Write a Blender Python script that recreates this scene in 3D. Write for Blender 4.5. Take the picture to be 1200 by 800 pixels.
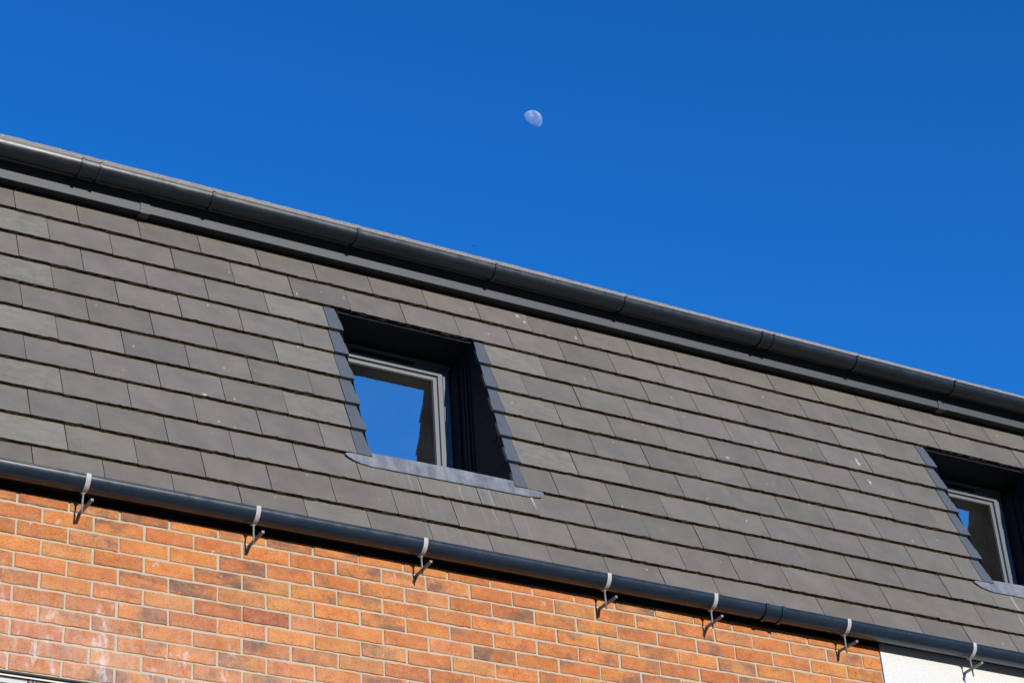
import bpy, bmesh, math, random
from mathutils import Vector, Matrix

# ------------------------------------------------------------------ scene, camera, sky, sun
for o in list(bpy.data.objects):
    bpy.data.objects.remove(o)
SC = bpy.context.scene
COL = SC.collection
random.seed(7)

CAM = Vector((-2.38963, -8.03266, -4.23558))
cr = Vector((0.873295, -0.483243, -0.0619055))
cu = Vector((-0.206812, -0.482756, 0.850985))
cw = Vector((0.441118, 0.730358, 0.521529))
FPX = 2580.84                                   # focal length in pixels of a 1200 wide picture
cd = bpy.data.cameras.new('camera')
cd.sensor_width = 36.0
cd.lens = FPX / 1200 * 36
cd.clip_start = 0.1
cd.clip_end = 20000
cam = bpy.data.objects.new('camera', cd)
M = Matrix.Identity(4)
for i in range(3):
    M[i][0], M[i][1], M[i][2], M[i][3] = cr[i], cu[i], -cw[i], CAM[i]
cam.matrix_world = M
COL.objects.link(cam)
SC.camera = cam

SUN = Vector((0.11, -0.955, 0.285)).normalized()    # towards the sun
ELEV = math.asin(SUN.z)
AZ = math.atan2(SUN.x, SUN.y)                       # clockwise from +Y

W = bpy.data.worlds.new("World")
SC.world = W
W.use_nodes = True
wn, wl = W.node_tree.nodes, W.node_tree.links
wn.clear()
sky = wn.new('ShaderNodeTexSky')
sky.sky_type = 'NISHITA'
sky.sun_disc = False
sky.sun_elevation = ELEV
sky.sun_rotation = AZ
sky.altitude = 200
sky.air_density = 1.0
sky.dust_density = 0.0
sky.ozone_density = 3.0
hs = wn.new('ShaderNodeHueSaturation')
hs.inputs['Saturation'].default_value = 1.28
hs.inputs['Value'].default_value = 1.0
bg = wn.new('ShaderNodeBackground')
bg.inputs['Strength'].default_value = 0.145
wo = wn.new('ShaderNodeOutputWorld')
wl.new(sky.outputs['Color'], hs.inputs['Color'])
tint = wn.new('ShaderNodeMix')
tint.data_type = 'RGBA'; tint.blend_type = 'MULTIPLY'
tint.inputs[0].default_value = 1.0
tint.inputs[7].default_value = (0.65, 0.985, 1.17, 1)          # the deep polarised blue of a clear winter sky
gam = wn.new('ShaderNodeGamma')
gam.inputs['Gamma'].default_value = 1.25
wl.new(hs.outputs['Color'], gam.inputs['Color'])
wl.new(gam.outputs['Color'], tint.inputs[6])
wl.new(tint.outputs[2], bg.inputs['Color'])
wl.new(bg.outputs['Background'], wo.inputs['Surface'])

sd = bpy.data.lights.new('sun', 'SUN')
sd.energy = 4.6
sd.angle = math.radians(0.53)
sd.color = (1.0, 0.93, 0.82)
sun = bpy.data.objects.new('sun', sd)
sun.rotation_euler = SUN.to_track_quat('Z', 'Y').to_euler()
sun.location = (0, -20, 20)
COL.objects.link(sun)

SC.view_settings.view_transform = 'Standard'
SC.view_settings.look = 'None'
SC.view_settings.exposure = 0.0
SC.view_settings.gamma = 1.0

# ------------------------------------------------------------------ helpers
def project(q):
    d = Vector(q) - CAM
    z = d.dot(cw)
    return 600 + FPX * d.dot(cr) / z, 400 - FPX * d.dot(cu) / z

def in_view(pts, m=12):
    xs, ys = zip(*[project(q) for q in pts])
    return max(xs) > -m and min(xs) < 1200 + m and max(ys) > -m and min(ys) < 800 + m

def link(name, me, parent=None, loc=None, color=None):
    o = bpy.data.objects.new(name, me)
    COL.objects.link(o)
    if parent is not None:
        o.parent = parent
    if loc is not None:
        o.location = loc
    if color is not None:
        o.color = color
    return o

def tag(o, label=None, cat=None, group=None, kind=None):
    if label: o['label'] = label
    if cat: o['category'] = cat
    if group: o['group'] = group
    if kind: o['kind'] = kind
    return o

class MB:
    """collects geometry for one mesh"""
    def __init__(self):
        self.v, self.f, self.m, self.s = [], [], [], []
    def quadbox(self, c8, mi=0):
        b = len(self.v)
        self.v += [tuple(c) for c in c8]
        for q in ((0, 3, 2, 1), (4, 5, 6, 7), (0, 1, 5, 4), (1, 2, 6, 5), (2, 3, 7, 6), (3, 0, 4, 7)):
            self.f.append([b + i for i in q]); self.m.append(mi); self.s.append(False)
        return self
    def box(self, x0, x1, y0, y1, z0, z1, mi=0, fn=None):
        c = [(x0, y0, z0), (x1, y0, z0), (x1, y1, z0), (x0, y1, z0),
             (x0, y0, z1), (x1, y0, z1), (x1, y1, z1), (x0, y1, z1)]
        if fn: c = [fn(*q) for q in c]
        return self.quadbox(c, mi)
    def prism(self, a, b, mi=0, smooth=False, caps=True):
        """a and b: matching closed outlines"""
        n, k = len(a), len(self.v)
        self.v += [tuple(q) for q in a] + [tuple(q) for q in b]
        for i in range(n):
            j = (i + 1) % n
            self.f.append([k + i, k + j, k + n + j, k + n + i]); self.m.append(mi); self.s.append(smooth)
        if caps:
            self.f.append([k + i for i in reversed(range(n))]); self.m.append(mi); self.s.append(False)
            self.f.append([k + n + i for i in range(n)]); self.m.append(mi); self.s.append(False)
        return self
    def tube(self, pts, r, n=8, mi=0):
        pts = [Vector(q) for q in pts]
        rings = []
        for i, q in enumerate(pts):
            t = (pts[min(i + 1, len(pts) - 1)] - pts[max(i - 1, 0)]).normalized()
            a = t.orthogonal().normalized(); b = t.cross(a)
            rings.append([q + r * (math.cos(2 * math.pi * k / n) * a + math.sin(2 * math.pi * k / n) * b) for k in range(n)])
        for i in range(len(rings) - 1):
            self.prism(rings[i], rings[i + 1], mi, True, caps=(len(rings) == 2))
        return self
    def mesh(self, name, mats):
        me = bpy.data.meshes.new(name)
        me.from_pydata(self.v, [], self.f)
        for m in mats: me.materials.append(m)
        me.polygons.foreach_set('material_index', self.m)
        me.polygons.foreach_set('use_smooth', self.s)
        bm = bmesh.new(); bm.from_mesh(me)
        bmesh.ops.recalc_face_normals(bm, faces=bm.faces)
        bm.to_mesh(me); bm.free()
        me.update()
        return me

# ------------------------------------------------------------------ materials
class Mat:
    def __init__(self, name, rough=0.6, spec=0.4, metallic=0.0):
        self.m = bpy.data.materials.new(name)
        self.m.use_nodes = True
        self.n, self.l = self.m.node_tree.nodes, self.m.node_tree.links
        self.b = self.n['Principled BSDF']
        self.b.inputs['Roughness'].default_value = rough
        self.b.inputs['Specular IOR Level'].default_value = spec
        self.b.inputs['Metallic'].default_value = metallic
    def new(self, t, **kw):
        nd = self.n.new(t)
        for k, v in kw.items():
            if hasattr(nd, k): setattr(nd, k, v)
            else: nd.inputs[k.replace('_', ' ')].default_value = v
        return nd
    def coords(self, kind='Object', offset=False, scale=None):
        tc = self.new('ShaderNodeTexCoord')
        out = tc.outputs[kind]
        if kind == 'World':
            pass
        if offset:
            oi = self.new('ShaderNodeObjectInfo')
            mu = self.new('ShaderNodeVectorMath', operation='SCALE')
            mu.inputs[0].default_value = (91.3, 57.7, 33.1)
            self.l.new(oi.outputs['Random'], mu.inputs['Scale'])
            ad = self.new('ShaderNodeVectorMath', operation='ADD')
            self.l.new(out, ad.inputs[0]); self.l.new(mu.outputs[0], ad.inputs[1])
            out = ad.outputs[0]
        if scale:
            mp = self.new('ShaderNodeVectorMath', operation='MULTIPLY')
            mp.inputs[1].default_value = scale
            self.l.new(out, mp.inputs[0]); out = mp.outputs[0]
        return out
    def world(self, scale=None):
        g = self.new('ShaderNodeNewGeometry').outputs['Position']
        if scale:
            mp = self.new('ShaderNodeVectorMath', operation='MULTIPLY')
            mp.inputs[1].default_value = scale
            self.l.new(g, mp.inputs[0]); g = mp.outputs[0]
        return g
    def noise(self, vec, scale, detail=3.0, rough=0.55):
        nd = self.new('ShaderNodeTexNoise')
        nd.inputs['Scale'].default_value = scale
        nd.inputs['Detail'].default_value = detail
        nd.inputs['Roughness'].default_value = rough
        self.l.new(vec, nd.inputs['Vector'])
        return nd.outputs['Fac']
    def voro(self, vec, scale):
        nd = self.new('ShaderNodeTexVoronoi')
        nd.inputs['Scale'].default_value = scale
        self.l.new(vec, nd.inputs['Vector'])
        return nd
    def ramp(self, fac, a, b, lo=0.0, hi=1.0):
        nd = self.new('ShaderNodeMapRange')
        nd.inputs['From Min'].default_value = a; nd.inputs['From Max'].default_value = b
        nd.inputs['To Min'].default_value = lo; nd.inputs['To Max'].default_value = hi
        self.l.new(fac, nd.inputs['Value'])
        return nd.outputs['Result']
    def math(self, op, a, b=None, clamp=False):
        nd = self.new('ShaderNodeMath', operation=op)
        nd.use_clamp = clamp
        for i, q in enumerate((a, b)):
            if q is None: continue
            if isinstance(q, (int, float)): nd.inputs[i].default_value = q
            else: self.l.new(q, nd.inputs[i])
        return nd.outputs[0]
    def mix(self, fac, a, b, mode='MIX'):
        nd = self.new('ShaderNodeMix', data_type='RGBA', blend_type=mode)
        for i, q in ((0, fac), (6, a), (7, b)):
            if isinstance(q, (int, float)): nd.inputs[i].default_value = q
            elif isinstance(q, tuple): nd.inputs[i].default_value = (*q, 1.0)
            else: self.l.new(q, nd.inputs[i])
        return nd.outputs[2]
    def base(self, c):
        if isinstance(c, tuple): self.b.inputs['Base Color'].default_value = (*c, 1)
        else: self.l.new(c, self.b.inputs['Base Color'])
    def bump(self, h, dist=0.002, strength=1.0):
        nd = self.new('ShaderNodeBump')
        nd.inputs['Distance'].default_value = dist
        nd.inputs['Strength'].default_value = strength
        self.l.new(h, nd.inputs['Height'])
        self.l.new(nd.outputs['Normal'], self.b.inputs['Normal'])
    def sep(self, vec):
        nd = self.new('ShaderNodeSeparateXYZ'); self.l.new(vec, nd.inputs[0])
        return nd.outputs

def oc(m):
    return m.new('ShaderNodeObjectInfo').outputs

def efflorescence(m, col):
    """white salt stains on the brickwork: a bloom at lower left and scattered runs below joints"""
    p = m.world()
    s = m.sep(p)
    n1 = m.noise(m.world((9, 9, 5)), 1.0, 5, 0.7)
    n2 = m.noise(m.world((26, 26, 9)), 1.0, 4, 0.65)
    n3 = m.noise(m.world((1.7, 1.7, 1.7)), 1.0, 2, 0.5)
    left = m.ramp(s['X'], 2.3, 0.2)                      # strongest near the low left window
    low = m.ramp(s['Z'], -0.10, -0.48)
    zone = m.math('MULTIPLY', left, low, True)
    t1 = m.ramp(m.math('ADD', n1, m.math('MULTIPLY', zone, 0.17)), 0.665, 0.79)
    t2 = m.ramp(m.math('ADD', n2, m.math('MULTIPLY', n3, 0.12)), 0.735, 0.83)
    haze = m.math('MULTIPLY', m.math('MULTIPLY', zone, 0.30), m.ramp(n2, 0.3, 0.7), True)
    f = m.math('MAXIMUM', m.math('MAXIMUM', m.math('MULTIPLY', t1, 0.72), m.math('MULTIPLY', t2, 0.75)), haze)
    return m.mix(f, col, (0.68, 0.60, 0.55))

def make_brick():
    m = Mat('fired_brick', 0.88, 0.25)
    v = m.coords('Object', True)
    o = oc(m)
    big = m.noise(m.coords('Object', True, (1, 1, 1.6)), 9, 2, 0.5)
    med = m.noise(v, 38, 4, 0.65)
    fine = m.noise(v, 170, 3, 0.75)
    c = m.mix(m.ramp(big, 0.35, 0.68), m.mix(1.0, o['Color'], (0.80, 0.66, 0.62), 'MULTIPLY'), o['Color'])
    c = m.mix(m.ramp(med, 0.35, 0.75, 0.0, 0.35), c, m.mix(1.0, o['Color'], (1.25, 1.3, 1.3), 'MULTIPLY'))
    # dark kiln mark at one end, only on the bricks whose alpha asks for it
    mark = m.noise(m.coords('Object', True, (1, 1, 2)), 6.5, 3, 0.6)
    mk = m.math('MULTIPLY', m.ramp(mark, 0.46, 0.64), o['Alpha'], True)
    c = m.mix(m.math('MULTIPLY', mk, 0.85), c, (0.135, 0.083, 0.066))
    c = m.mix(m.ramp(fine, 0.545, 0.66, 0, 0.80), c, (0.15, 0.060, 0.03))
    c = m.mix(m.ramp(fine, 0.44, 0.32, 0, 0.50), c, (0.66, 0.36, 0.18))
    pits = m.voro(v, 95).outputs['Distance']
    pitm = m.math('MULTIPLY', m.ramp(pits, 0.20, 0.12), m.ramp(m.noise(v, 30, 1), 0.5, 0.6))
    c = m.mix(m.math('MULTIPLY', pitm, 0.8), c, (0.05, 0.028, 0.02))
    dusty = m.ramp(m.noise(m.coords('Object', True, (1, 1, 1.4)), 22, 5, 0.7), 0.42, 0.74, 0.0, 0.26)
    c = m.mix(dusty, c, (0.58, 0.36, 0.20))
    m.base(efflorescence(m, c))
    h = m.math('ADD', m.math('MULTIPLY', fine, 0.5), m.math('SUBTRACT', m.math('MULTIPLY', med, 1.3), m.math('MULTIPLY', pitm, 1.2)))
    m.bump(h, 0.0022, 0.7)
    return m.m

def make_mortar():
    m = Mat('sandy_mortar', 0.95, 0.15)
    v = m.world()
    c = m.mix(m.noise(v, 14, 4, 0.6), (0.42, 0.355, 0.25), (0.55, 0.475, 0.345))
    c = m.mix(m.ramp(m.noise(v, 300, 2), 0.58, 0.75, 0, 0.5), c, (0.20, 0.15, 0.10))
    m.base(efflorescence(m, c))
    m.bump(m.noise(v, 220, 4, 0.7), 0.003, 0.8)
    return m.m

def make_tile():
    m = Mat('concrete_tile_face', 0.80, 0.32)
    v = m.coords('Object', True)
    o = oc(m)
    cloud = m.noise(v, 7, 4, 0.6)
    grain = m.noise(v, 420, 3, 0.7)
    mott = m.noise(v, 45, 5, 0.68)
    c = m.mix(m.ramp(cloud, 0.32, 0.68), m.mix(1.0, o['Color'], (0.86, 0.86, 0.87), 'MULTIPLY'), m.mix(1.0, o['Color'], (1.10, 1.09, 1.07), 'MULTIPLY'))
    c = m.mix(m.ramp(mott, 0.52, 0.75, 0, 0.25), c, m.mix(1.0, o['Color'], (0.70, 0.70, 0.68), 'MULTIPLY'))
    c = m.mix(m.ramp(grain, 0.60, 0.75, 0, 0.30), c, (0.055, 0.050, 0.047))
    c = m.mix(m.ramp(grain, 0.38, 0.25, 0, 0.22), c, (0.27, 0.255, 0.24))
    # weathered, lichen greened tiles carry a low alpha
    wz = m.noise(m.coords('Object', True, (1.0, 1.8, 1.0)), 16, 6, 0.72)
    gm = m.math('MULTIPLY', m.ramp(wz, 0.30, 0.62), m.math('SUBTRACT', 1.0, o['Alpha']), True)
    c = m.mix(m.math('MULTIPLY', gm, 0.62), c, (0.222, 0.218, 0.168))
    ed = m.sep(m.coords('Object'))['Y']
    low = m.math('MULTIPLY', m.ramp(ed, 0.07, 0.0), m.ramp(mott, 0.42, 0.62))
    c = m.mix(m.math('MULTIPLY', low, 0.25), c, (0.115, 0.112, 0.098))
    # pale lichen and bird specks
    vs = m.coords('Object', True, (1.0, 0.55, 1.0))
    sp = m.voro(vs, 15)
    rnd = m.sep(sp.outputs['Color'])
    wob = m.math('ADD', sp.outputs['Distance'], m.ramp(m.noise(v, 150, 3, 0.7), 0.25, 0.75, -0.11, 0.11))
    dot = m.math('MULTIPLY', m.ramp(wob, 0.060, 0.020), m.math('GREATER_THAN', rnd['X'], 0.55))
    c = m.mix(m.math('MULTIPLY', dot, 0.85), c, (0.46, 0.43, 0.36))
    sp2 = m.voro(v, 34)
    r2 = m.sep(sp2.outputs['Color'])
    dk = m.math('MULTIPLY', m.ramp(sp2.outputs['Distance'], 0.11, 0.06), m.math('GREATER_THAN', r2['Y'], 0.88))
    c = m.mix(m.math('MULTIPLY', dk, 0.85), c, (0.03, 0.028, 0.024))
    # salt washed down from the two lead sill aprons
    w = m.sep(m.world())
    st = m.noise(m.world((38, 2.2, 2.2)), 1.0, 3, 0.6)
    ax = None
    for xa in (2.09, 5.84):
        q = m.math('SUBTRACT', 1.0, m.math('DIVIDE', m.math('ABSOLUTE', m.math('SUBTRACT', w['X'], xa)), 0.52), True)
        q = m.math('MINIMUM', m.math('MULTIPLY', q, 4.0), 1.0)
        ax = q if ax is None else m.math('MAXIMUM', ax, q)
    below = m.math('MULTIPLY', m.math('LESS_THAN', w['Z'], 0.735), m.ramp(w['Z'], 0.25, 0.66, 0.45, 1.0))
    wash = m.math('MULTIPLY', m.math('MULTIPLY', ax, below), m.ramp(st, 0.56, 0.74), True)
    c = m.mix(m.math('MULTIPLY', wash, 0.35), c, (0.36, 0.345, 0.31))
    c = m.mix(m.math('MULTIPLY', m.math('MULTIPLY', ax, below), 0.28), c, (0.172, 0.158, 0.132))
    # bird droppings, each at its own spot
    wx = m.math('ADD', w['X'], m.ramp(m.noise(m.world(), 70, 3, 0.7), 0.3, 0.7, -0.010, 0.010))
    wz_ = m.math('ADD', w['Z'], m.ramp(m.noise(m.world((1, 1, 1.3)), 55, 3, 0.7), 0.3, 0.7, -0.012, 0.012))
    for xa, za, rx, rz in ((4.851, 1.484, 0.010, 0.050), (4.876, 1.335, 0.009, 0.032), (1.482, 1.782, 0.008, 0.020), (2.815, 2.035, 0.011, 0.024),
                           (2.850, 1.994, 0.012, 0.011), (3.157, 1.968, 0.007, 0.018), (0.885, 0.913, 0.012, 0.009), (3.902, 1.270, 0.018, 0.007), (0.98, 1.55, 0.007, 0.012)):
        ex = m.math('DIVIDE', m.math('SUBTRACT', wx, xa), rx * 0.72); ez = m.math('DIVIDE', m.math('SUBTRACT', wz_, za), rz * 0.75)
        q = m.math('ADD', m.math('MULTIPLY', ex, ex), m.math('MULTIPLY', ez, ez))
        c = m.mix(m.ramp(q, 1.2, 0.4, 0, 0.8), c, (0.52, 0.50, 0.45))
    # two bright lime runs from the ends of the first apron
    for xa, za, ww, st_ in ((2.556, 0.575, 0.008, 0.95), (2.315, 0.42, 0.005, 0.35), (2.150, 0.46, 0.005, 0.3), (1.93, 0.40, 0.004, 0.25), (6.05, 0.40, 0.008, 0.5), (5.55, 0.40, 0.011, 0.45)):
        xx = m.math('ADD', w['X'], m.ramp(m.noise(m.world((3, 3, 14)), 1, 2), 0.3, 0.7, -0.007, 0.007))
        q = m.ramp(m.math('ABSOLUTE', m.math('SUBTRACT', xx, xa)), ww, ww * 0.25)
        q = m.math('MULTIPLY', q, m.math('MULTIPLY', m.math('LESS_THAN', w['Z'], 0.69), m.ramp(w['Z'], za, za + 0.10)))
        c = m.mix(m.math('MULTIPLY', q, m.ramp(mott, 0.3, 0.6, 0.35 * st_, st_)), c, (0.52, 0.50, 0.46))
    m.base(c)
    m.bump(m.math('ADD', m.math('MULTIPLY', grain, 0.5), mott), 0.0009, 0.6)
    return m.m

def make_tile_edge():
    m = Mat('mossy_tile_edge', 0.95, 0.1)
    v = m.coords('Object', True)
    c = m.mix(m.ramp(m.noise(v, 70, 4, 0.7), 0.35, 0.65), (0.035, 0.028, 0.020), (0.135, 0.105, 0.070))
    m.base(c)
    m.bump(m.noise(v, 120, 4, 0.75), 0.012, 1.0)
    return m.m

def make_plain(name, col, rough, spec=0.4, var=0.12, scale=40, bump=0.0, metallic=0.0, world=True):
    m = Mat(name, rough, spec, metallic)
    v = m.world() if world else m.coords('Object', True)
    n = m.noise(v, scale, 4, 0.6)
    a = tuple(x * (1 - var) for x in col); b = tuple(x * (1 + var) for x in col)
    m.base(m.mix(m.ramp(n, 0.3, 0.7), a, b))
    if bump: m.bump(m.noise(v, scale * 5, 3, 0.6), bump, 0.6)
    return m.m

def make_gutter(name, col, rough):
    m = Mat(name, rough, 0.5)
    v = m.world()
    dust = m.noise(m.world((6, 30, 30)), 1.0, 4, 0.6)
    c = m.mix(m.ramp(dust, 0.45, 0.75, 0, 0.35), col, tuple(min(1, x * 1.7 + 0.008) for x in col))
    sp = m.voro(v, 26)
    r = m.sep(sp.outputs['Color'])
    dot = m.math('MULTIPLY', m.ramp(sp.outputs['Distance'], 0.07, 0.04), m.math('GREATER_THAN', r['X'], 0.90))
    c = m.mix(m.math('MULTIPLY', dot, 0.6), c, (0.25, 0.25, 0.25))
    m.base(c)
    m.l.new(m.ramp(m.noise(v, 18, 4), 0.3, 0.7, rough * 0.8, rough * 1.25), m.b.inputs['Roughness'])
    return m.m

def make_lead():
    m = Mat('weathered_lead', 0.55, 0.5)
    st = m.noise(m.world((26, 4, 4)), 1.0, 5, 0.7)
    bl = m.noise(m.world(), 9, 3, 0.6)
    c = m.mix(m.ramp(st, 0.35, 0.68), (0.080, 0.090, 0.106), (0.195, 0.202, 0.212))
    c = m.mix(m.ramp(bl, 0.40, 0.66, 0, 0.55), c, (0.27, 0.28, 0.29))
    m.base(c)
    m.bump(m.noise(m.world((20, 6, 6)), 1.0, 3), 0.004, 0.5)
    return m.m

def make_felt():
    m = Mat('mineral_felt_edge', 0.95, 0.15)
    v = m.world()
    c = m.mix(m.ramp(m.noise(v, 210, 3, 0.8), 0.38, 0.64), (0.20, 0.19, 0.17), (0.44, 0.415, 0.37))
    c = m.mix(m.ramp(m.noise(m.world((9, 20, 30)), 1.0, 5, 0.75), 0.60, 0.72, 0, 0.6), c, (0.16, 0.12, 0.065))
    m.base(c)
    m.bump(m.noise(v, 260, 3, 0.8), 0.005, 1.0)
    return m.m

def make_render():
    m = Mat('white_render', 0.92, 0.2)
    v = m.world()
    c = m.mix(m.noise(v, 5, 4, 0.6), (0.68, 0.67, 0.615), (0.76, 0.75, 0.695))
    c = m.mix(m.ramp(m.noise(v, 120, 3, 0.7), 0.60, 0.75, 0, 0.30), c, (0.48, 0.47, 0.44))
    m.base(c)
    m.bump(m.noise(v, 120, 5, 0.7), 0.006, 0.9)
    return m.m

def make_glass():
    m = bpy.data.materials.new('window_glass'); m.use_nodes = True
    n, l = m.node_tree.nodes, m.node_tree.links
    n.clear()
    out = n.new('ShaderNodeOutputMaterial')
    tr = n.new('ShaderNodeBsdfTransparent'); tr.inputs[0].default_value = (0.80, 0.86, 0.86, 1)
    gl = n.new('ShaderNodeBsdfGlossy'); gl.inputs['Roughness'].default_value = 0.012
    gl.inputs[0].default_value = (1.0, 1.0, 0.93, 1)
    fr = n.new('ShaderNodeFresnel'); fr.inputs['IOR'].default_value = 6.5     # solar control coating
    mx = n.new('ShaderNodeMixShader')
    l.new(fr.outputs[0], mx.inputs[0]); l.new(tr.outputs[0], mx.inputs[1]); l.new(gl.outputs[0], mx.inputs[2])
    # pale diffuse film standing in for the hazy brightness of the sky reflection
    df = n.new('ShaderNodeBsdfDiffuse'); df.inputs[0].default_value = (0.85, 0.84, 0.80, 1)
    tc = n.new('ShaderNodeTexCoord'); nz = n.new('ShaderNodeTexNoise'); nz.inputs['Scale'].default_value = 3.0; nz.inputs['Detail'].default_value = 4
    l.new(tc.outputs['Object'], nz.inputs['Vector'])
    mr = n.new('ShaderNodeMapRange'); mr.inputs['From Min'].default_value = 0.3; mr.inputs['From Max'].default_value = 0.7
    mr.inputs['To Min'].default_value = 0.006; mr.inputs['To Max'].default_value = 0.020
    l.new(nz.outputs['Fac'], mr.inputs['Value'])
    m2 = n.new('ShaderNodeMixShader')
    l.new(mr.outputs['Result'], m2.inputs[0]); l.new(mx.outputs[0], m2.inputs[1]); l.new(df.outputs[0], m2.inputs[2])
    l.new(m2.outputs[0], out.inputs['Surface'])
    return m

def make_moon():
    """sunlit dust seen through the day sky: the sky's own light passes in front of it"""
    m = bpy.data.materials.new('moon_dust'); m.use_nodes = True
    n, l = m.node_tree.nodes, m.node_tree.links
    n.clear()
    out = n.new('ShaderNodeOutputMaterial')
    tr = n.new('ShaderNodeBsdfTransparent')
    df = n.new('ShaderNodeBsdfDiffuse'); df.inputs['Roughness'].default_value = 1.0
    tc = n.new('ShaderNodeTexCoord')
    nz = n.new('ShaderNodeTexNoise'); nz.inputs['Scale'].default_value = 0.085; nz.inputs['Detail'].default_value = 2.0
    l.new(tc.outputs['Object'], nz.inputs['Vector'])
    mr = n.new('ShaderNodeMapRange'); mr.inputs['From Min'].default_value = 0.40; mr.inputs['From Max'].default_value = 0.62
    l.new(nz.outputs['Fac'], mr.inputs['Value'])
    mx = n.new('ShaderNodeMix'); mx.data_type = 'RGBA'
    mx.inputs[6].default_value = (0.165, 0.15, 0.11, 1); mx.inputs[7].default_value = (0.37, 0.325, 0.225, 1)
    l.new(mr.outputs['Result'], mx.inputs[0]); l.new(mx.outputs[2], df.inputs['Color'])
    ad = n.new('ShaderNodeAddShader')
    l.new(tr.outputs[0], ad.inputs[0]); l.new(df.outputs[0], ad.inputs[1])
    ge = n.new('ShaderNodeNewGeometry'); t2 = n.new('ShaderNodeBsdfTransparent'); ms = n.new('ShaderNodeMixShader')
    l.new(ge.outputs['Backfacing'], ms.inputs[0]); l.new(ad.outputs[0], ms.inputs[1]); l.new(t2.outputs[0], ms.inputs[2])
    l.new(ms.outputs[0], out.inputs['Surface'])
    return m

BRICK, MORTAR, TILE, EDGE = make_brick(), make_mortar(), make_tile(), make_tile_edge()
UNDER = make_plain('black_underlay', (0.018, 0.017, 0.016), 0.9, 0.1)
TRIM = make_plain('grey_coated_metal', (0.088, 0.100, 0.112), 0.55, 0.3, 0.06, 12)
RECESS_SHADE = make_plain('shade_darkened_metal', (0.014, 0.018, 0.025), 0.75, 0.08, 0.10, 8)  # trim metal darkened so the recess linings look deep in shade
FRAME = make_plain('window_frame_coating', (0.150, 0.165, 0.182), 0.40, 0.4, 0.05, 30)
GASKET = make_plain('black_rubber_gasket', (0.012, 0.012, 0.013), 0.6, 0.3)
FASCIA = make_plain('grey_fascia_board', (0.064, 0.072, 0.081), 0.45, 0.4, 0.08, 160)
LOWGUT, TOPGUT = make_gutter('slate_blue_gutter_plastic', (0.014, 0.025, 0.040), 0.27), make_gutter('anthracite_gutter_plastic', (0.014, 0.018, 0.023), 0.30)
LEAD, FELT, RENDER, GLASS = make_lead(), make_felt(), make_render(), make_glass()
ZINC = make_plain('galvanised_steel', (0.24, 0.235, 0.225), 0.55, 0.4, 0.15, 60)
STRAP = make_plain('pale_bracket_strap', (0.46, 0.45, 0.42), 0.6, 0.3, 0.12, 60)
WHITE = make_plain('cream_window_plastic', (0.62, 0.60, 0.54), 0.4, 0.4, 0.05, 20)
BLIND = make_plain('pale_window_panel', (0.55, 0.54, 0.50), 0.6, 0.3, 0.06, 12)
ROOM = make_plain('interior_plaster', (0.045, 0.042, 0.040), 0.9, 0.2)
ASPHALT = make_plain('grey_tarmac', (0.055, 0.055, 0.055), 0.9, 0.2, 0.2, 3, 0.004)

# ------------------------------------------------------------------ ground
GZ = CAM.z - 1.62
g = MB()
g.v = [(-1500, -1500, GZ), (1500, -1500, GZ), (1500, 1500, GZ), (-1500, 1500, GZ)]
g.f = [[0, 1, 2, 3]]; g.m = [0]; g.s = [False]
tag(link('ground', g.mesh('ground', [ASPHALT])), kind='structure')

# added unseen hill-shaped ring that blocks low skylight to deepen the shade
rh = random.Random(4)
h = MB()
NH = 180
ph = [rh.uniform(0, 6.28) for _ in range(6)]
def crest(t):
    e = 9.0 + 1.6 * math.sin(2 * t + ph[0]) + 1.0 * math.sin(5 * t + ph[1]) + 0.5 * math.sin(11 * t + ph[2]) + 0.25 * math.sin(29 * t + ph[3])
    return math.tan(math.radians(e))
for i in range(NH):
    t = 2 * math.pi * i / NH
    for k, (rad, f) in enumerate(((420, 0.0), (560, 0.42), (700, 0.80), (850, 1.0), (1100, 0.9))):
        h.v.append((rad * math.sin(t), rad * math.cos(t), GZ - 2 + f * 850 * crest(t) * (1 + 0.03 * math.sin(17 * t + k))))
for i in range(NH):
    j = (i + 1) % NH
    for k in range(4):
        h.f.append([i * 5 + k, j * 5 + k, j * 5 + k + 1, i * 5 + k + 1]); h.m.append(0); h.s.append(True)
BLOCKER_GREEN = make_plain('blocker_green', (0.042, 0.048, 0.028), 0.95, 0.1, 0.4, 0.05)
tag(link('skylight_blocker', h.mesh('skylight_blocker', [BLOCKER_GREEN])), kind='structure')

# ------------------------------------------------------------------ the building
X0, X1, XC = -4.4, 14.6, 4.503                      # left end, right end, brick / render corner
BACK = 6.0
building = bpy.data.objects.new('building', None)
COL.objects.link(building)
building.location = (5.1, 3.0, GZ)
tag(building, 'brick and white rendered building with a steep grey tiled roof holding two recessed windows', 'building')
BINV = Matrix.Translation((-5.1, -3.0, -GZ))
bpy.context.view_layer.update()

def part(name, me, parent=building, color=None):
    o = link(name, me, None, None, color)
    o.parent = parent
    if parent is building: o.matrix_parent_inverse = BINV      # parts keep scene coordinates
    return o

# ---- brick wall: mortar bed with each visible brick a piece of its own
LW = (-1.05, 1.35, -1.75, -0.6375)                  # the low window opening x0 x1 z0 z1
mb = MB()
MY = 0.0030
mb.box(X0, XC, MY, 0.30, LW[3], 0.26)
mb.box(X0, LW[0], MY, 0.30, GZ, LW[3]); mb.box(LW[1], XC, MY, 0.30, GZ, LW[3]); mb.box(LW[0], LW[1], MY, 0.30, GZ, LW[2])
brick_wall = part('brick_wall', mb.mesh('brick_wall', [MORTAR]))
tag(brick_wall, 'orange brick wall in stretcher bond with sandy mortar below the lower gutter')

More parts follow.
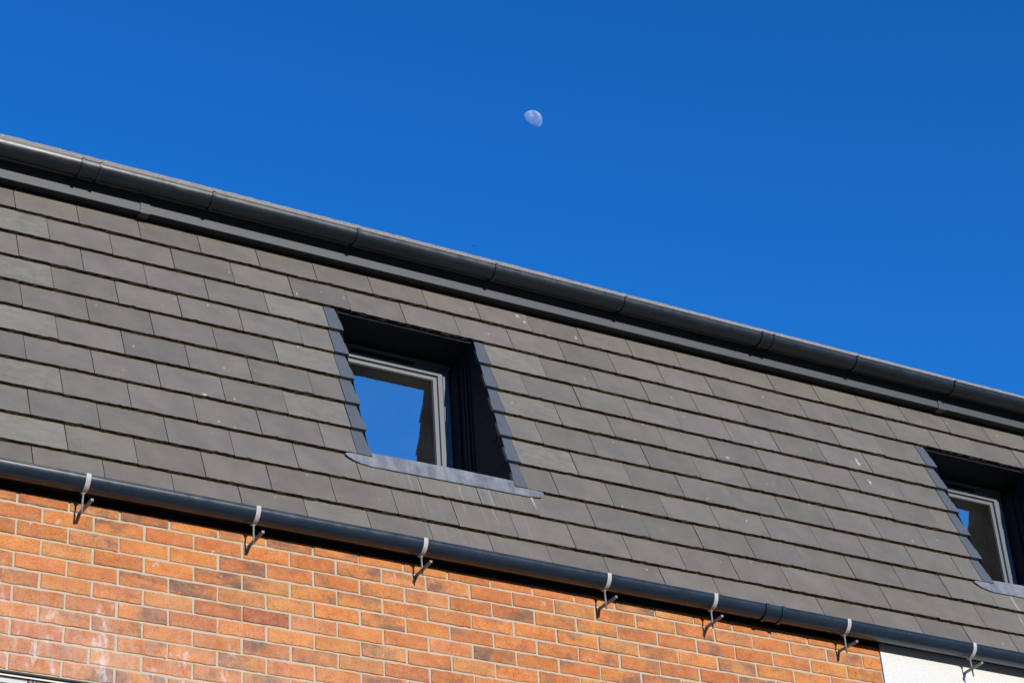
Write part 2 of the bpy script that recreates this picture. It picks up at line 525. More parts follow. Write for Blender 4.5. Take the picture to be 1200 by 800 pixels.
def brick_mesh(L, H, seed, depth=0.045):
    rnd = random.Random(seed)
    m = MB()
    nx = max(2, round(L / 0.024))
    def j(a): return rnd.uniform(-a, a)
    top = [(-L / 2 + L * i / nx + (j(0.0016)), j(0.0008), H / 2 + j(0.0018)) for i in range(nx + 1)]
    bot = [(-L / 2 + L * i / nx + (j(0.0016)), j(0.0008), -H / 2 + j(0.0018)) for i in range(nx + 1)]
    ring = bot + top[::-1]
    cx = 0.0026
    inner = [(x * (1 - 2 * cx / L), y - 0.0016, z * (1 - 2 * cx / H)) for x, y, z in ring]
    back = [(x, depth, z) for x, y, z in ring]
    n = len(ring)
    m.v = inner + ring + back
    for i in range(n):
        k = (i + 1) % n
        m.f.append([i, k, n + k, n + i]); m.f.append([n + i, n + k, 2 * n + k, 2 * n + i])
        m.m += [0, 0]; m.s += [False, False]
    for i in range(nx):
        a, b = i, i + 1
        m.f.append([b, a, n - 1 - a, n - 1 - b]); m.m.append(0); m.s.append(False)
    return m.mesh('brick', [BRICK])

BRICK_MESHES = [brick_mesh(0.2135, 0.0640, 100 + i) for i in range(9)]
HALF = [brick_mesh(0.102, 0.0640, 200 + i) for i in range(3)]

def brick_colour(rnd):
    t = rnd.random()
    if t < 0.42: c = (0.57, 0.212, 0.056)           # orange
    elif t < 0.80: c = (0.50, 0.172, 0.050)         # red orange
    elif t < 0.985: c = (0.54, 0.232, 0.080)         # pale buff orange
    else: c = (0.40, 0.112, 0.048)                  # dark red
    q = rnd.uniform(0.90, 1.10)
    a = rnd.choice((0, 0, 0.0, 0.5, 0.75, 0.9, 1.0))
    return (c[0] * q, c[1] * q * rnd.uniform(0.93, 1.07), c[2] * q, a)

rb = random.Random(21)
stuff = MB()
for n in range(4, -26, -1):
    zc = 0.075 * n
    off = 0.0 if n % 2 == 0 else 0.5
    for i in range(-20, 21):
        k0 = i + off                                # joint at k0, brick spans k0 .. k0+1
        xa, xb = k0 * 0.225 + 0.005, (k0 + 1) * 0.225 - 0.005
        if xa < X0: continue
        half = False
        if xb > XC + 0.02:
            if xa > XC - 0.09: continue
            xb = XC - 0.003; half = True
        if zc - 0.03 < LW[3] and zc + 0.03 > LW[2] and xb > LW[0] and xa < LW[1]:
            if xa < LW[0] - 0.06: xb = LW[0] - 0.004; half = True
            elif xb > LW[1] + 0.06: xa = LW[1] + 0.004; half = True
            else: continue
        xm = (xa + xb) / 2
        pos = (xm + rb.uniform(-0.002, 0.002), rb.uniform(-0.0012, 0.0012), zc + rb.uniform(-0.0012, 0.0012))
        rot = rb.uniform(-0.004, 0.004)
        colr = brick_colour(rb)
        if zc < 0.27 and in_view([(xa, 0, zc - 0.032), (xb, 0, zc + 0.032)], 6):
            me = rb.choice(HALF if half else BRICK_MESHES)
            o = part('brick', me, brick_wall, colr)
            L = 0.102 if half else 0.215
            o.location = pos; o.rotation_euler = (rb.uniform(-0.012, 0.012), rot, rb.uniform(-0.006, 0.006))
            o.scale = ((xb - xa) / L, 1, 1)
        else:
            stuff.box(xa, xb, 0.0, 0.04, zc - 0.0325, zc + 0.0325)
o = part('brickwork', stuff.mesh('brickwork', [BRICK]), brick_wall, (0.50, 0.175, 0.058, 0.4))
o['kind'] = 'stuff'

# ---- rendered wall with a slightly wavy edge over the brick corner
rr = random.Random(5)
m = MB()
zs = [GZ + (0.26 - GZ) * i / 120 for i in range(121)]
a = [(XC + 0.001 + rr.uniform(0, 0.003), -0.005 + rr.uniform(-0.0015, 0.0015), z) for z in zs]
outl = a + [(X1, -0.005, 0.26), (X1, -0.005, GZ)]
backl = [(x, 0.30, z) for x, y, z in outl]
m.prism(outl, backl)
render_wall = part('rendered_wall', m.mesh('rendered_wall', [RENDER]))
tag(render_wall, 'white rough rendered wall panel right of the brickwork')

# ---- mansard slope
RX, RY, RZ, RP, RG, RW = 0.04193, -0.04480, 0.30114, 1.2609465, 0.1788716, 0.315
cP, sP = math.cos(RP), math.sin(RP)
def RF(x, v, n):                                    # x along eaves, v up the slope, n out of the slope
    return (x, RY + v * cP - n * sP, RZ + v * sP + n * cP)
def v_of(r):                                        # r = 0 top course .. 10 eaves course, lower edge at r + 0.44
    return (10 - r) * RG
LOW = 0.50
def kx(k): return RX + RW * k
OPEN = [(5.03, 5.25, 7.735, 7.935)]
DK = 11.905
OPEN.append(tuple(q + DK for q in OPEN[0]))
V_SILL, V_HEAD = v_of(7.36), v_of(1.50)

m = MB()
NU, ND = -0.036, -0.080
edges = [X0, kx(OPEN[0][1]) - 0.014, kx(OPEN[0][2]) + 0.014, kx(OPEN[1][1]) - 0.014, kx(OPEN[1][2]) + 0.014, X1]
vb, vt = v_of(10.52), v_of(-0.62)
for i in (0, 2, 4):
    m.box(edges[i], edges[i + 1], vb, vt, ND, NU, 0, RF)
for i in (1, 3):
    m.box(edges[i], edges[i + 1], vb, V_SILL - 0.006, ND, NU, 0, RF)
    m.box(edges[i], edges[i + 1], V_HEAD + 0.012, vt, ND, NU, 0, RF)
roof = part('mansard_roof', m.mesh('mansard_roof', [UNDER]))
tag(roof, 'steep mansard slope of flat dark grey concrete tiles in broken bond')

TL = 0.255
NB, SL = 0.0104, 0.1120                      # face height above the mean plane at the lower edge, fall per metre
def tile_mesh(L, seed, v_len=TL):
    rnd = random.Random(seed)
    m = MB()
    n = max(2, round(L / 0.017))
    th = 0.0190
    def nf(v): return NB - SL * v
    xs = [L * i / n for i in range(n + 1)]
    dv = [rnd.uniform(-0.0013, 0.0013) + (rnd.uniform(0.001, 0.004) if rnd.random() < 0.12 else 0) for _ in xs]
    top = [(x, v_len, nf(v_len)) for x in (0, L)]
    low = [(x, dv[i], nf(0) - rnd.uniform(0, 0.0012)) for i, x in enumerate(xs)]
    mid = [(x, 0.006, nf(0.006)) for x in xs]
    und = [(x, dv[i] * 0.5 + rnd.uniform(-0.003, 0.004), nf(0) - th - rnd.uniform(-0.001, 0.002)) for i, x in enumerate(xs)]
    bk = [(0, v_len, nf(v_len) - th), (L, v_len, nf(v_len) - th)]
    o_mid, o_low, o_und = 0, n + 1, 2 * (n + 1)
    m.v = mid + low + und + top + bk
    ot = 3 * (n + 1)
    m.f.append([o_mid + i for i in range(n + 1)] + [ot + 1, ot]); m.m.append(0); m.s.append(False)
    for i in range(n):
        m.f.append([o_low + i, o_low + i + 1, o_mid + i + 1, o_mid + i]); m.m.append(0); m.s.append(False)
        m.f.append([o_und + i, o_und + i + 1, o_low + i + 1, o_low + i]); m.m.append(1); m.s.append(False)
    m.f.append([o_und, o_low, o_mid, ot, ot + 2]); m.m.append(1); m.s.append(False)
    m.f.append([o_und + n, ot + 3, ot + 1, o_mid + n, o_low + n]); m.m.append(1); m.s.append(False)
    m.f.append([o_und + i for i in reversed(range(n + 1))] + [ot + 2, ot + 3]); m.m.append(1); m.s.append(False)
    m.f.append([ot, ot + 1, ot + 3, ot + 2]); m.m.append(1); m.s.append(False)
    # interlocking lip that closes the side joint a little below the face
    d = 0.006
    m.quadbox([(L, 0.004, nf(0.004) - d - 0.006), (L + 0.012, 0.004, nf(0.004) - d - 0.006), (L + 0.012, v_len, nf(v_len) - d - 0.006), (L, v_len, nf(v_len) - d - 0.006),
               (L, 0.004, nf(0.004) - d), (L + 0.012, 0.004, nf(0.004) - d), (L + 0.012, v_len, nf(v_len) - d), (L, v_len, nf(v_len) - d)], 1)
    me = m.mesh('roof_tile', [TILE, EDGE])
    return me

GAPT = 0.0035
TILE_MESHES = [tile_mesh(RW - GAPT, 300 + i) for i in range(10)]
ROOFROT = Matrix(((1, 0, 0), (0, cP, -sP), (0, sP, cP)))

rt = random.Random(33)
GREY = (0.150, 0.135, 0.116)
def tile_colour(r, pale):
    q = rt.uniform(0.90, 1.09)
    warm = rt.uniform(-0.6, 0.6)
    c = [GREY[0] * q, GREY[1] * q * (1 + 0.012 * warm), GREY[2] * q * (1 - 0.03 * warm)]
    if r == 0: c[2] *= 0.96
    if r >= 9: c[2] *= 0.95
    a = 1.0
    if pale: a = rt.uniform(0.0, 0.25)
    elif rt.random() < 0.03: a = rt.uniform(0.6, 0.8)
    return (*c, a)

ext = MB()
def lay(r, ka, kb, pale=False):
    sill_row = r == 8 and any(kb > q[1] - 0.02 and ka < q[2] + 0.02 for q in OPEN)
    L = RW * (kb - ka) - GAPT
    v = v_of(r + LOW)
    xa = kx(ka) + GAPT / 2
    if xa + L < X0 + 0.05 or xa > X1 - 0.05: return
    if xa < X0: L -= X0 - xa; xa = X0
    L = min(L, X1 - xa)
    p4 = [RF(xa, v, 0), RF(xa + L, v, 0), RF(xa, v + RG, 0), RF(xa + L, v + RG, 0)]
    if in_view(p4, 8):
        if sill_row: me = tile_mesh(L, rt.randint(0, 99999), 0.170)      # cut short under the lead apron
        elif abs(L - (RW - GAPT)) < 1e-4: me = rt.choice(TILE_MESHES)
        else: me = tile_mesh(L, rt.randint(0, 99999))
        o = part('roof_tile', me, roof, tile_colour(r, pale))
        dn = rt.uniform(-0.0012, 0.0012)
        Rm = ROOFROT.to_4x4() @ Matrix.Rotation(rt.uniform(-0.003, 0.003), 4, 'Z') @ Matrix.Rotation(rt.uniform(-0.004, 0.004), 4, 'X') @ Matrix.Rotation(rt.uniform(-0.003, 0.003), 4, 'Y')
        o.matrix_basis = Matrix.Translation(RF(xa, v + rt.uniform(-0.0018, 0.0018), dn)) @ Rm
        if pale: o['label'] = 'paler tile greened by lichen'
    else:
        ext.quadbox([RF(xa, v, NB - 0.0190), RF(xa + L, v, NB - 0.0190), RF(xa + L, v + TL, NB - SL * TL - 0.0190), RF(xa, v + TL, NB - SL * TL - 0.0190),
                     RF(xa, v, NB), RF(xa + L, v, NB), RF(xa + L, v + TL, NB - SL * TL), RF(xa, v + TL, NB - SL * TL)], 0)

for r in range(0, 11):
    off = 0.0 if r % 2 == 0 else 0.5
    spans = [(-15.0 + off, 48.0)]
    if 2 <= r <= 7:
        spans = [(-15.0 + off, OPEN[0][0]), (OPEN[0][3], OPEN[1][0]), (OPEN[1][3], 48.0)]
    for a, b in spans:
        js = [a] + [j + off for j in range(-15, 49) if a + 0.28 < j + off < b - 0.28] + [b]
        for ka, kb in zip(js[:-1], js[1:]):
            pale = False
            if 2 <= r <= 7 and r % 2 == 0:
                pale = (abs(kb - OPEN[0][0]) < 1e-6 or abs(ka - OPEN[0][3]) < 1e-6 or abs(ka - OPEN[1][3]) < 1e-6)
            if r % 2 == 1 and abs(kb - 0.5) < 1e-6:
                pale = True
            lay(r, ka, kb, pale)
o = part('roof_tiling', ext.mesh('roof_tiling', [TILE]), roof, (*GREY, 1.0))
o['kind'] = 'stuff'

# ---- fascia, soffit lip and flat roof edge over the slope
YF, ZB = 0.4727, 2.0815
m = MB()
m.box(X0, X1, YF, YF + 0.020, ZB + 0.006, 2.255)           # face
m.box(X0, X1, YF - 0.004, YF + 0.006, ZB + 0.0005, ZB + 0.006)
m.box(X0, X1, YF + 0.006, YF + 0.075, ZB, ZB + 0.006, 1)         # under lip, coloured black to deepen the shade below the fascia
fascia = part('fascia_board', m.mesh('fascia_board', [FASCIA, GASKET]))
tag(fascia, 'grey fascia strip under the upper gutter')
for xa in (-3.3, 0.665, 5.66, 10.6):
    m = MB()
    m.box(xa, xa + 0.050, YF - 0.0055, YF - 0.0005, ZB - 0.0025, 2.254)
    m.box(xa, xa + 0.050, YF - 0.0055, YF + 0.05, ZB - 0.0045, ZB - 0.0025)
    part('joint_cover', m.mesh('joint_cover', [FASCIA]), fascia)

m = MB()
rf = random.Random(9)
nseg = 640
fr, bk = [], []
for i in range(nseg + 1):
    x = X0 + (X1 - X0) * i / nseg
    zt = 2.3070 - 0.0023 * x + rf.uniform(-0.0016, 0.0016)
    fr.append((x, 0.430 + rf.uniform(-0.001, 0.001), zt))
for i in range(nseg):
    (xa, ya, za), (xb, yb, zb_) = fr[i], fr[i + 1]
    b = len(m.v)
    m.v += [(xa, ya, za), (xb, yb, zb_), (xb, yb + 0.010, 2.225), (xa, ya + 0.010, 2.225), (xa, 0.62, za + 0.01), (xb, 0.62, zb_ + 0.01)]
    m.f += [[b + 3, b + 2, b + 1, b], [b, b + 1, b + 5, b + 4]]; m.m += [0, 0]; m.s += [False, False]
m.box(X0, X1, 0.445, 0.66, 2.19, 2.30)
m.box(X0, X1, 0.60, BACK, 2.16, 2.33)
flat_roof = part('flat_roof', m.mesh('flat_roof', [FELT]))
tag(flat_roof, 'gritty felt edge of the flat roof above the upper gutter')

# ---- closing walls and rooms behind
m = MB()
m.box(X0, X1, BACK, BACK + 0.3, GZ, 2.16)
m.box(X0 - 0.02, X0 + 0.2, 0.31, BACK, GZ, 0.34); m.box(X1 - 0.2, X1 + 0.02, 0.31, BACK, GZ, 0.34)
m.box(X0 - 0.02, X0 + 0.2, 0.60, BACK, 0.34, 2.16); m.box(X1 - 0.2, X1 + 0.02, 0.60, BACK, 0.34, 2.16)
part('end_wall', m.mesh('end_wall', [RENDER]))
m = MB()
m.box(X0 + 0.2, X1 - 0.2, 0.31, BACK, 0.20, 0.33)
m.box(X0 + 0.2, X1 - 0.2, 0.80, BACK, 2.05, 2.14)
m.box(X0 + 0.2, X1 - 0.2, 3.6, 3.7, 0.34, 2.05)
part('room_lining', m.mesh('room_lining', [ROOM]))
m = MB()
m.box(X0, XC - 0.002, -0.0065, -0.0030, 0.162, 0.262)       # added black strip, paints the lower gutter's shade onto the brick
part('shade_strip', m.mesh('shade_strip', [GASKET]))

# ---- recessed windows
YW = 0.680
SILLZ = 0.766
def slope_y(z, n=0.0):
    v = (z - RZ - n * cP) / sP
    return RY + v * cP - n * sP

def make_window(dx, label):
    xa, xb = kx(OPEN[0][1]) + dx, kx(OPEN[0][2]) + dx        # clear opening between the cheeks
    ht, hb = 1.735, 1.684                                    # frame head top, bottom
    f = MB()
    y0, y1 = YW, YW + 0.070
    f.box(xa, xa + 0.045, y0 + 0.001, y1, SILLZ + 0.050, hb)
    f.box(xb - 0.045, xb, y0 + 0.001, y1, SILLZ + 0.050, hb)
    f.box(xa, xb, y0, y1 + 0.002, hb, ht)
    f.box(xa, xb, y0, y1 + 0.002, SILLZ + 0.004, SILLZ + 0.050)
    win = part('window', f.mesh('window', [FRAME]))
    tag(win, label)
    sub = lambda nm, mb_, mats: part(nm, mb_.mesh(nm, mats), win)
    # opening sash, stepped profile, with black glazing gasket
    s = MB()
    sx0, sx1, sz0, sz1 = xa + 0.052, xb - 0.054, SILLZ + 0.056, hb - 0.005
    t1, t2 = 0.026, 0.049
    for (i0, i1, yy) in ((0.0, t1, YW - 0.010), (t1, t2, YW + 0.004)):
        s.box(sx0 + i0, sx0 + i1, yy, yy + 0.05, sz0 + i0, sz1 - i0)
        s.box(sx1 - i1, sx1 - i0, yy, yy + 0.05, sz0 + i0, sz1 - i0)
        s.box(sx0 + i1, sx1 - i1, yy, yy + 0.05, sz1 - i1, sz1 - i0)
        s.box(sx0 + i1, sx1 - i1, yy, yy + 0.05, sz0 + i0, sz0 + i1)
    sub('sash', s, [FRAME])
    s = MB()
    i0, i1, yy = t2, t2 + 0.007, YW + 0.009
    s.box(sx0 + i0, sx0 + i1, yy, yy + 0.03, sz0 + i0, sz1 - i0); s.box(sx1 - i1, sx1 - i0, yy, yy + 0.03, sz0 + i0, sz1 - i0)
    s.box(sx0 + i1, sx1 - i1, yy, yy + 0.03, sz1 - i1, sz1 - i0); s.box(sx0 + i1, sx1 - i1, yy, yy + 0.03, sz0 + i0, sz0 + i1)
    sub('gasket', s, [GASKET])
    for d in (0.016, 0.036):
        s = MB(); s.box(sx0 + 0.05, sx1 - 0.05, YW + d, YW + d + 0.004, sz0 + 0.05, sz1 - 0.05)
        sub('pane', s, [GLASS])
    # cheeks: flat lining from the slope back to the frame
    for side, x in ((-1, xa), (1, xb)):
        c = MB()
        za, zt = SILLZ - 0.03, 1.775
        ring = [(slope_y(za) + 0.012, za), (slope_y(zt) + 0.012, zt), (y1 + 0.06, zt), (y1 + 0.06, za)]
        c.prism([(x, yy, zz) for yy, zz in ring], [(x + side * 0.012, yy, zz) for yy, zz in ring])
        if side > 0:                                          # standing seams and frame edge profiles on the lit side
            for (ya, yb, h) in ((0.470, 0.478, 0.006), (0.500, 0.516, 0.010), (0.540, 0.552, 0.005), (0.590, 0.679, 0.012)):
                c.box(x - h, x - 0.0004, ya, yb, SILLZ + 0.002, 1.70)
        sub('cheek', c, [RECESS_SHADE])
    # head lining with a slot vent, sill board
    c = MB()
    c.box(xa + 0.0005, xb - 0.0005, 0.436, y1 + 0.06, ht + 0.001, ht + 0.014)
    sub('soffit', c, [RECESS_SHADE])
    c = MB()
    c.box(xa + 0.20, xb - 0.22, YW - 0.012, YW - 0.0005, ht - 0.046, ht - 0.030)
    sub('trickle_vent', c, [RECESS_SHADE])
    c = MB()
    c.box(xa + 0.0005, xb - 0.0005, slope_y(SILLZ) + 0.02, y1 + 0.06, SILLZ - 0.014, SILLZ + 0.002)
    sub('sill', c, [LEAD])
    # lead apron dressed over the tiles below, with rounded tails under both trims
    ap = MB()
    k0 = DK * RW * 0
    def KX(k): return kx(k) + dx
    bot = [(4.84, 7.58), (4.89, 7.67), (4.96, 7.755), (5.07, 7.82), (5.22, 7.86), (6.0, 7.84), (6.8, 7.82), (7.70, 7.80), (7.90, 7.785), (8.04, 7.765), (8.15, 7.735), (8.21, 7.60)]
    topv = [7.54, 7.52, 7.50, 7.48, 7.36, 7.31, 7.29, 7.30, 7.48, 7.50, 7.52, 7.54]
    ra = random.Random(int(dx * 10) + 3)
    lo, up, lo2, up2 = [], [], [], []
    dense = []
    for i in range(len(bot) - 1):
        for t in range(4):
            q = t / 4
            dense.append((bot[i][0] + (bot[i + 1][0] - bot[i][0]) * q, bot[i][1] + (bot[i + 1][1] - bot[i][1]) * q, topv[i] + (topv[i + 1] - topv[i]) * q))
    dense.append((bot[-1][0], bot[-1][1], topv[-1]))
    for k, rl, ru in dense:
        x = KX(k)
        nn = 0.0050 + ra.uniform(-0.0008, 0.0012)
        lo.append(RF(x, v_of(rl) + ra.uniform(-0.0012, 0.0012), nn)); up.append(RF(x, v_of(ru), 0.0065))
        lo2.append(RF(x, v_of(rl), nn - 0.004)); up2.append(RF(x, v_of(ru), -0.012))
    ap.prism(lo + up[::-1], lo2 + up2[::-1])
    sub('sill_flashing', ap, [LEAD])
    # folded metal verge trims, one to a course on each side
    for r in range(2, 8):
        v0, v1 = v_of(r + LOW), v_of(r + LOW) + RG + 0.03
        for side, ko, ki in ((1, OPEN[0][0], OPEN[0][1]), (-1, OPEN[0][3], OPEN[0][2])):
            xo, xi = KX(ko), KX(ki)
            t = MB()
            N = 7
            fr_, bk_ = [], []
            def nf(v): return NB + 0.0015 - SL * (v - v0)
            outer = [(xo + side * 0.001, v0 - 0.001), (xo + side * 0.001, v1)]
            inner = []
            for i in range(N + 1):
                q = 1 - i / N
                v = v0 - 0.001 + (v1 - v0) * q
                w_ = min(1.0, (v1 - v) / (v1 - v0))
                inner.append((xi + side * (-0.012 + 0.020 * (1 - (1 - w_) ** 1.8)), v))
            ring = outer + inner
            fr_ = [RF(x, v, nf(v)) for x, v in ring]
            bk_ = [RF(x, v, nf(v) - 0.017) for x, v in ring]
            t.prism(fr_, bk_)
            # soaker leg turned back along the cheek
            xs0, xs1 = xi + side * (-0.0002), xi + side * (0.0016 + 0.0004 * (r % 2))
            zlo, zhi = RF(0, v0, 0)[2], RF(0, v1 - 0.035, 0)[2]
            ring = [(slope_y(zlo) - 0.002, zlo + 0.004), (slope_y(zhi) - 0.002, zhi + 0.004), (slope_y(zlo) + 0.105, zhi + 0.004), (slope_y(zlo) + 0.085, zlo + 0.004)]
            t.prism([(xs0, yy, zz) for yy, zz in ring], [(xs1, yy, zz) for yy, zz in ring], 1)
            sub('verge_trim', t, [TRIM, RECESS_SHADE])
    return win

make_window(0.0, 'recessed window at centre left, its glass reflecting blue sky')
make_window(DK * RW, 'recessed window at the right edge, its glass mostly dark')

# ---- low window, only its head shows above the bottom of the photograph
f = MB()
lx0, lx1, lz0, lz1 = LW
f.box(lx0 + 0.002, lx1 - 0.002, 0.014, 0.09, lz1 - 0.0175, lz1 - 0.0085)
f.box(lx0 + 0.002, lx0 + 0.06, 0.016, 0.09, lz0 + 0.06, lz1 - 0.027); f.box(lx1 - 0.06, lx1 - 0.002, 0.016, 0.09, lz0 + 0.06, lz1 - 0.027)
f.box(lx0 + 0.002, lx1 - 0.002, 0.016, 0.09, lz0 + 0.002, lz0 + 0.06)
low = part('window', f.mesh('window', [WHITE]))
tag(low, 'head of a pale framed window in the brickwork at the bottom left')
s = MB()
s.box(lx0 + 0.001, lx1 - 0.001, 0.002, 0.10, lz1 - 0.0080, lz1 - 0.0005)  # black head strip standing in for the shadow gap under the brick
s.box(lx0 + 0.004, lx1 - 0.004, 0.022, 0.085, lz1 - 0.027, lz1 - 0.0177)
for xm in (0.092, 0.108, 0.123):
    s.box(xm, xm + 0.007, 0.010, 0.06, lz0 + 0.06, lz1 - 0.0275)
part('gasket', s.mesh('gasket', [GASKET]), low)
for a, b in ((lx0 + 0.06, 0.091), (0.131, lx1 - 0.06)):
    s = MB()
    s.box(a, b, 0.018, 0.05, lz1 - 0.046, lz1 - 0.0275)
    s.box(a, b, 0.026, 0.05, lz1 - 0.050, lz1 - 0.046, 1)
    s.box(a, b, 0.020, 0.05, lz0 + 0.06, lz1 - 0.050)
    part('sash', s.mesh('sash', [BLIND, GASKET]), low)
s = MB(); s.box(0.099, 0.108, 0.012, 0.06, lz0 + 0.06, lz1 - 0.0275); s.box(0.115, 0.123, 0.012, 0.06, lz0 + 0.06, lz1 - 0.0275)
part('mullion', s.mesh('mullion', [FRAME]), low)

# ------------------------------------------------------------------ gutters
GR = 0.053
def gutter_profile(yc, zc, r, n=26, lip=True):
    pts = []
    for i in range(n + 1):
        a = math.pi * i / n
        pts.append((yc - r * math.cos(a), zc - r * math.sin(a)))
    return pts

def gutter_mesh(yc, z_at, xs, mat, name):
    m = MB()
    n = 26
    def ring(x):
        zc = z_at(x)
        outer = gutter_profile(yc, zc, GR, n)
        inner = gutter_profile(yc, zc, GR - 0.0028, n)[::-1]
        lipf = [(yc - GR - 0.0008, zc + 0.0045), ]
        # rolled front bead
        bead = [(yc - GR + 0.0055, zc + 0.001), (yc - GR + 0.0058, zc + 0.0045), (yc - GR + 0.003, zc + 0.0068), (yc - GR - 0.0005, zc + 0.0060), (yc - GR - 0.0015, zc + 0.002)]
        return [(x, y, z) for y, z in outer + inner + bead]
    rings = [ring(x) for x in xs]
    k = len(rings[0])
    for q in rings: m.v += q
    for i in range(len(xs) - 1):
        for j in range(k):
            j2 = (j + 1) % k
            m.f.append([i * k + j, i * k + j2, (i + 1) * k + j2, (i + 1) * k + j]); m.m.append(0); m.s.append(True)
    return m.mesh(name, [mat])

def band_mesh(x, yc, zc, r0, r1, w, a0, a1, mat, name, n=22, root=(0, 0, 0)):
    """curved strap of width w wrapped round the gutter from angle a0 to a1 (0 = front lip, pi = back lip)"""
    m = MB()
    out, inn = [], []
    for i in range(n + 1):
        a = a0 + (a1 - a0) * i / n
        out.append((yc - r1 * math.cos(a), zc - r1 * math.sin(a))); inn.append((yc - r0 * math.cos(a), zc - r0 * math.sin(a)))
    ring = out + inn[::-1]
    m.prism([(x - w / 2 - root[0], y - root[1], z - root[2]) for y, z in ring], [(x + w / 2 - root[0], y - root[1], z - root[2]) for y, z in ring], 0, False)
    return m, m.mesh(name, [mat])

def as_thing(o, origin):
    """keep the thing's origin at its own place"""
    o.data.transform(Matrix.Translation((-origin[0], -origin[1], -origin[2])))
    o.location = origin

# lower gutter
LYC = -0.072
def LZ(x): return 0.2330 - 0.0028 * x
xs = [X0, -2.0, 0.0, 1.5, 3.0, 3.783, 5.2, 7.0, 9.0, 12.0, X1]
lg = link('gutter', gutter_mesh(LYC, LZ, xs, LOWGUT, 'gutter'))
as_thing(lg, (3.5, LYC, LZ(3.5)))
tag(lg, 'slate blue half round gutter on pale straps along the eaves above the brickwork', 'gutter', 'half round plastic gutters')
LINV = Matrix.Translation((-3.5, -LYC, -LZ(3.5)))
def lpart(name, me, p=lg):
    o = link(name, me); o.parent = p; o.matrix_parent_inverse = LINV
    return o
def lsub(o_parent, name, me):
    o = link(name, me); o.parent = o_parent
    return o

# one rise-and-fall bracket, then copies
bz = LZ(0.262)
strap_mb, strap_me = band_mesh(0, 0, 0, GR + 0.0006, GR + 0.0040, 0.021, -0.16, math.pi * 0.60, STRAP, 'gutter_bracket')
rod = MB()
rod.tube([(0.000, 0.002, -GR - 0.003), (0.001, 0.002, -GR - 0.10)], 0.0042, 8)
rod.prism([(0.000 + 0.008 * math.cos(q), 0.002 + 0.008 * math.sin(q), -GR - 0.012) for q in [k * math.pi / 3 for k in range(6)]],
          [(0.000 + 0.008 * math.cos(q), 0.002 + 0.008 * math.sin(q), -GR - 0.005) for q in [k * math.pi / 3 for k in range(6)]])
rod_me = rod.mesh('threaded_rod', [ZINC])
arm = MB()
arm.box(-0.0062, 0.0062, -0.075, 0.100, -0.0050, 0.0050)
arm_me = arm.mesh('drive_in_arm', [ZINC])
XB = [0.262, 1.036, 1.856, 2.829, 3.434, 4.234, 5.038, 5.84, 6.64, 7.44]
XB = [-3.74, -2.94, -2.14, -1.34, -0.54] + XB + [8.24, 9.04, 9.84, 10.64, 11.44, 12.24, 13.04, 13.84]
for i, x in enumerate(XB):
    b = lpart('gutter_bracket', strap_me)
    b.location = (x, LYC, LZ(x))
    jr = random.Random(i * 7 + 1)
    q = lsub(b, 'threaded_rod', rod_me); q.rotation_euler = (jr.uniform(-0.03, 0.03), jr.uniform(-0.05, 0.05), 0)
    q = lsub(b, 'drive_in_arm', arm_me); q.location = (0.010, 0, 0.108 - LZ(x) + jr.uniform(-0.004, 0.004)); q.rotation_euler = (jr.uniform(-0.05, 0.03), 0, jr.uniform(-0.05, 0.05))

def union(parent_fn, xc, yc, zc, mat, wide, half, r_add=0.0060):
    m = MB()
    n = 24
    def arc(r):
        return [(yc - r * math.cos(-0.10 + (math.pi + 0.10) * i / n), zc - r * math.sin(-0.10 + (math.pi + 0.10) * i / n)) for i in range(n + 1)]
    def sleeve(xa, xb, r1):
        ring = arc(r1) + arc(GR + 0.0004)[::-1]
        m.prism([(xa, y, z) for y, z in ring], [(xb, y, z) for y, z in ring], 0, False)
    sleeve(xc - half, xc + half, GR + 0.0030)
    for s in (-1, 1):
        sleeve(xc + s * half - (wide if s > 0 else 0), xc + s * half + (wide if s < 0 else 0), GR + 0.0030 + r_add)
    return parent_fn('gutter_union', m.mesh('gutter_union', [mat]))
for xc in (-1.75, 3.783, 7.9, 11.9):
    union(lpart, xc, LYC, LZ(xc), LOWGUT, 0.016, 0.056)

# upper gutter
UYC = 0.3977
def UZ(x): return 2.2105 - 0.0010 * x
xs = [X0, -2.0, 0.0, 1.4, 2.9, 4.36, 6.0, 7.4, 9.0, 12.0, X1]
ug = link('gutter', gutter_mesh(UYC, UZ, xs, TOPGUT, 'gutter'))
as_thing(ug, (3.5, UYC, UZ(3.5)))
tag(ug, 'near black half round gutter along the flat roof edge above the tiles', 'gutter', 'half round plastic gutters')
UINV = Matrix.Translation((-3.5, -UYC, -UZ(3.5)))
def upart(name, me):
    o = link(name, me, ug); o.matrix_parent_inverse = UINV
    return o
_, clip_me = band_mesh(0, 0, 0, GR + 0.0005, GR + 0.0080, 0.015, -0.12, math.pi, TOPGUT, 'support_clip')
for x in (-3.0, -2.2, -1.4, -0.6, 1.003, 1.799, 2.61, 3.415, 4.991, 5.709, 6.5, 7.3, 9.0, 9.8, 10.6, 11.4, 13.0, 13.8):
    o = upart('support_clip', clip_me); o.location = (x, UYC, UZ(x))
for xc, h in ((0.368, 0.052), (4.362, 0.046), (8.2, 0.05), (12.2, 0.05)):
    union(upart, xc, UYC, UZ(xc), TOPGUT, 0.012, h)

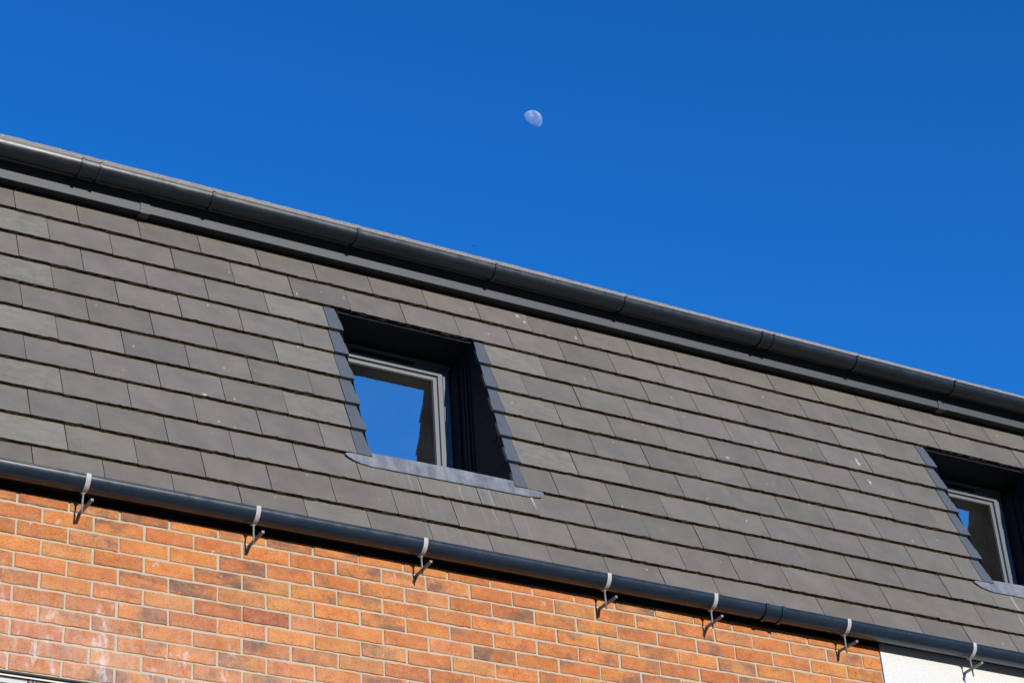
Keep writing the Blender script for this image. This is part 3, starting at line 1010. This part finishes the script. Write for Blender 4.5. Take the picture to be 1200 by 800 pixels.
# ------------------------------------------------------------------ moon and a bird
def from_pixel_dir(px, py):
    return (cw + (px - 600) / FPX * cr - (py - 400) / FPX * cu)
d = from_pixel_dir(623.5, 141.2)
DM = 3000.0
R = DM * 11.9 / FPX
bm = bmesh.new()
bmesh.ops.create_uvsphere(bm, u_segments=48, v_segments=32, radius=R)
bmesh.ops.rotate(bm, cent=(0, 0, 0), matrix=SUN.to_track_quat('Z', 'Y').to_matrix(), verts=bm.verts)
bmesh.ops.delete(bm, geom=[f_ for f_ in bm.faces if f_.calc_center_median().dot(SUN) < 0.05 * R], context='FACES')
for f_ in bm.faces: f_.smooth = True      # the unlit half is lost in the daylight
me = bpy.data.meshes.new('moon'); bm.to_mesh(me); bm.free()
me.materials.append(make_moon())
moon = link('moon', me, None, CAM + DM * d)
tag(moon, 'pale gibbous daytime moon alone in the clear blue sky', 'moon')

d = from_pixel_dir(555, 288)
bird_mat = make_plain('dark_feathers', (0.02, 0.02, 0.022), 0.8, 0.2)
m = MB()
prof = [(-0.16, 0.012), (-0.10, 0.03), (0.0, 0.048), (0.10, 0.036), (0.15, 0.026), (0.18, 0.008)]
rings = [[(x, r_ * math.cos(a), r_ * math.sin(a)) for a in [k * math.pi / 4 for k in range(8)]] for x, r_ in prof]
for a, b in zip(rings[:-1], rings[1:]): m.prism(a, b, 0, True, True)
for s in (-1, 1):
    lead_ = [(0.07, s * 0.03, 0.02), (0.06, s * 0.16, 0.07), (0.0, s * 0.36, 0.05)]
    trail = [(-0.06, s * 0.03, 0.018), (-0.05, s * 0.16, 0.066), (-0.02, s * 0.36, 0.049)]
    for i in range(2):
        m.prism([lead_[i], trail[i], (trail[i][0], trail[i][1], trail[i][2] - 0.006), (lead_[i][0], lead_[i][1], lead_[i][2] - 0.006)],
                [lead_[i + 1], trail[i + 1], (trail[i + 1][0], trail[i + 1][1], trail[i + 1][2] - 0.006), (lead_[i + 1][0], lead_[i + 1][1], lead_[i + 1][2] - 0.006)])
m.box(-0.26, -0.14, -0.04, 0.04, -0.004, 0.004)
bird = link('bird', m.mesh('bird', [bird_mat]), None, CAM + 420 * d)
bird.rotation_euler = (0.3, 0.1, 0.9)
tag(bird, 'tiny dark bird, a speck in the sky just above the upper gutter', 'bird')
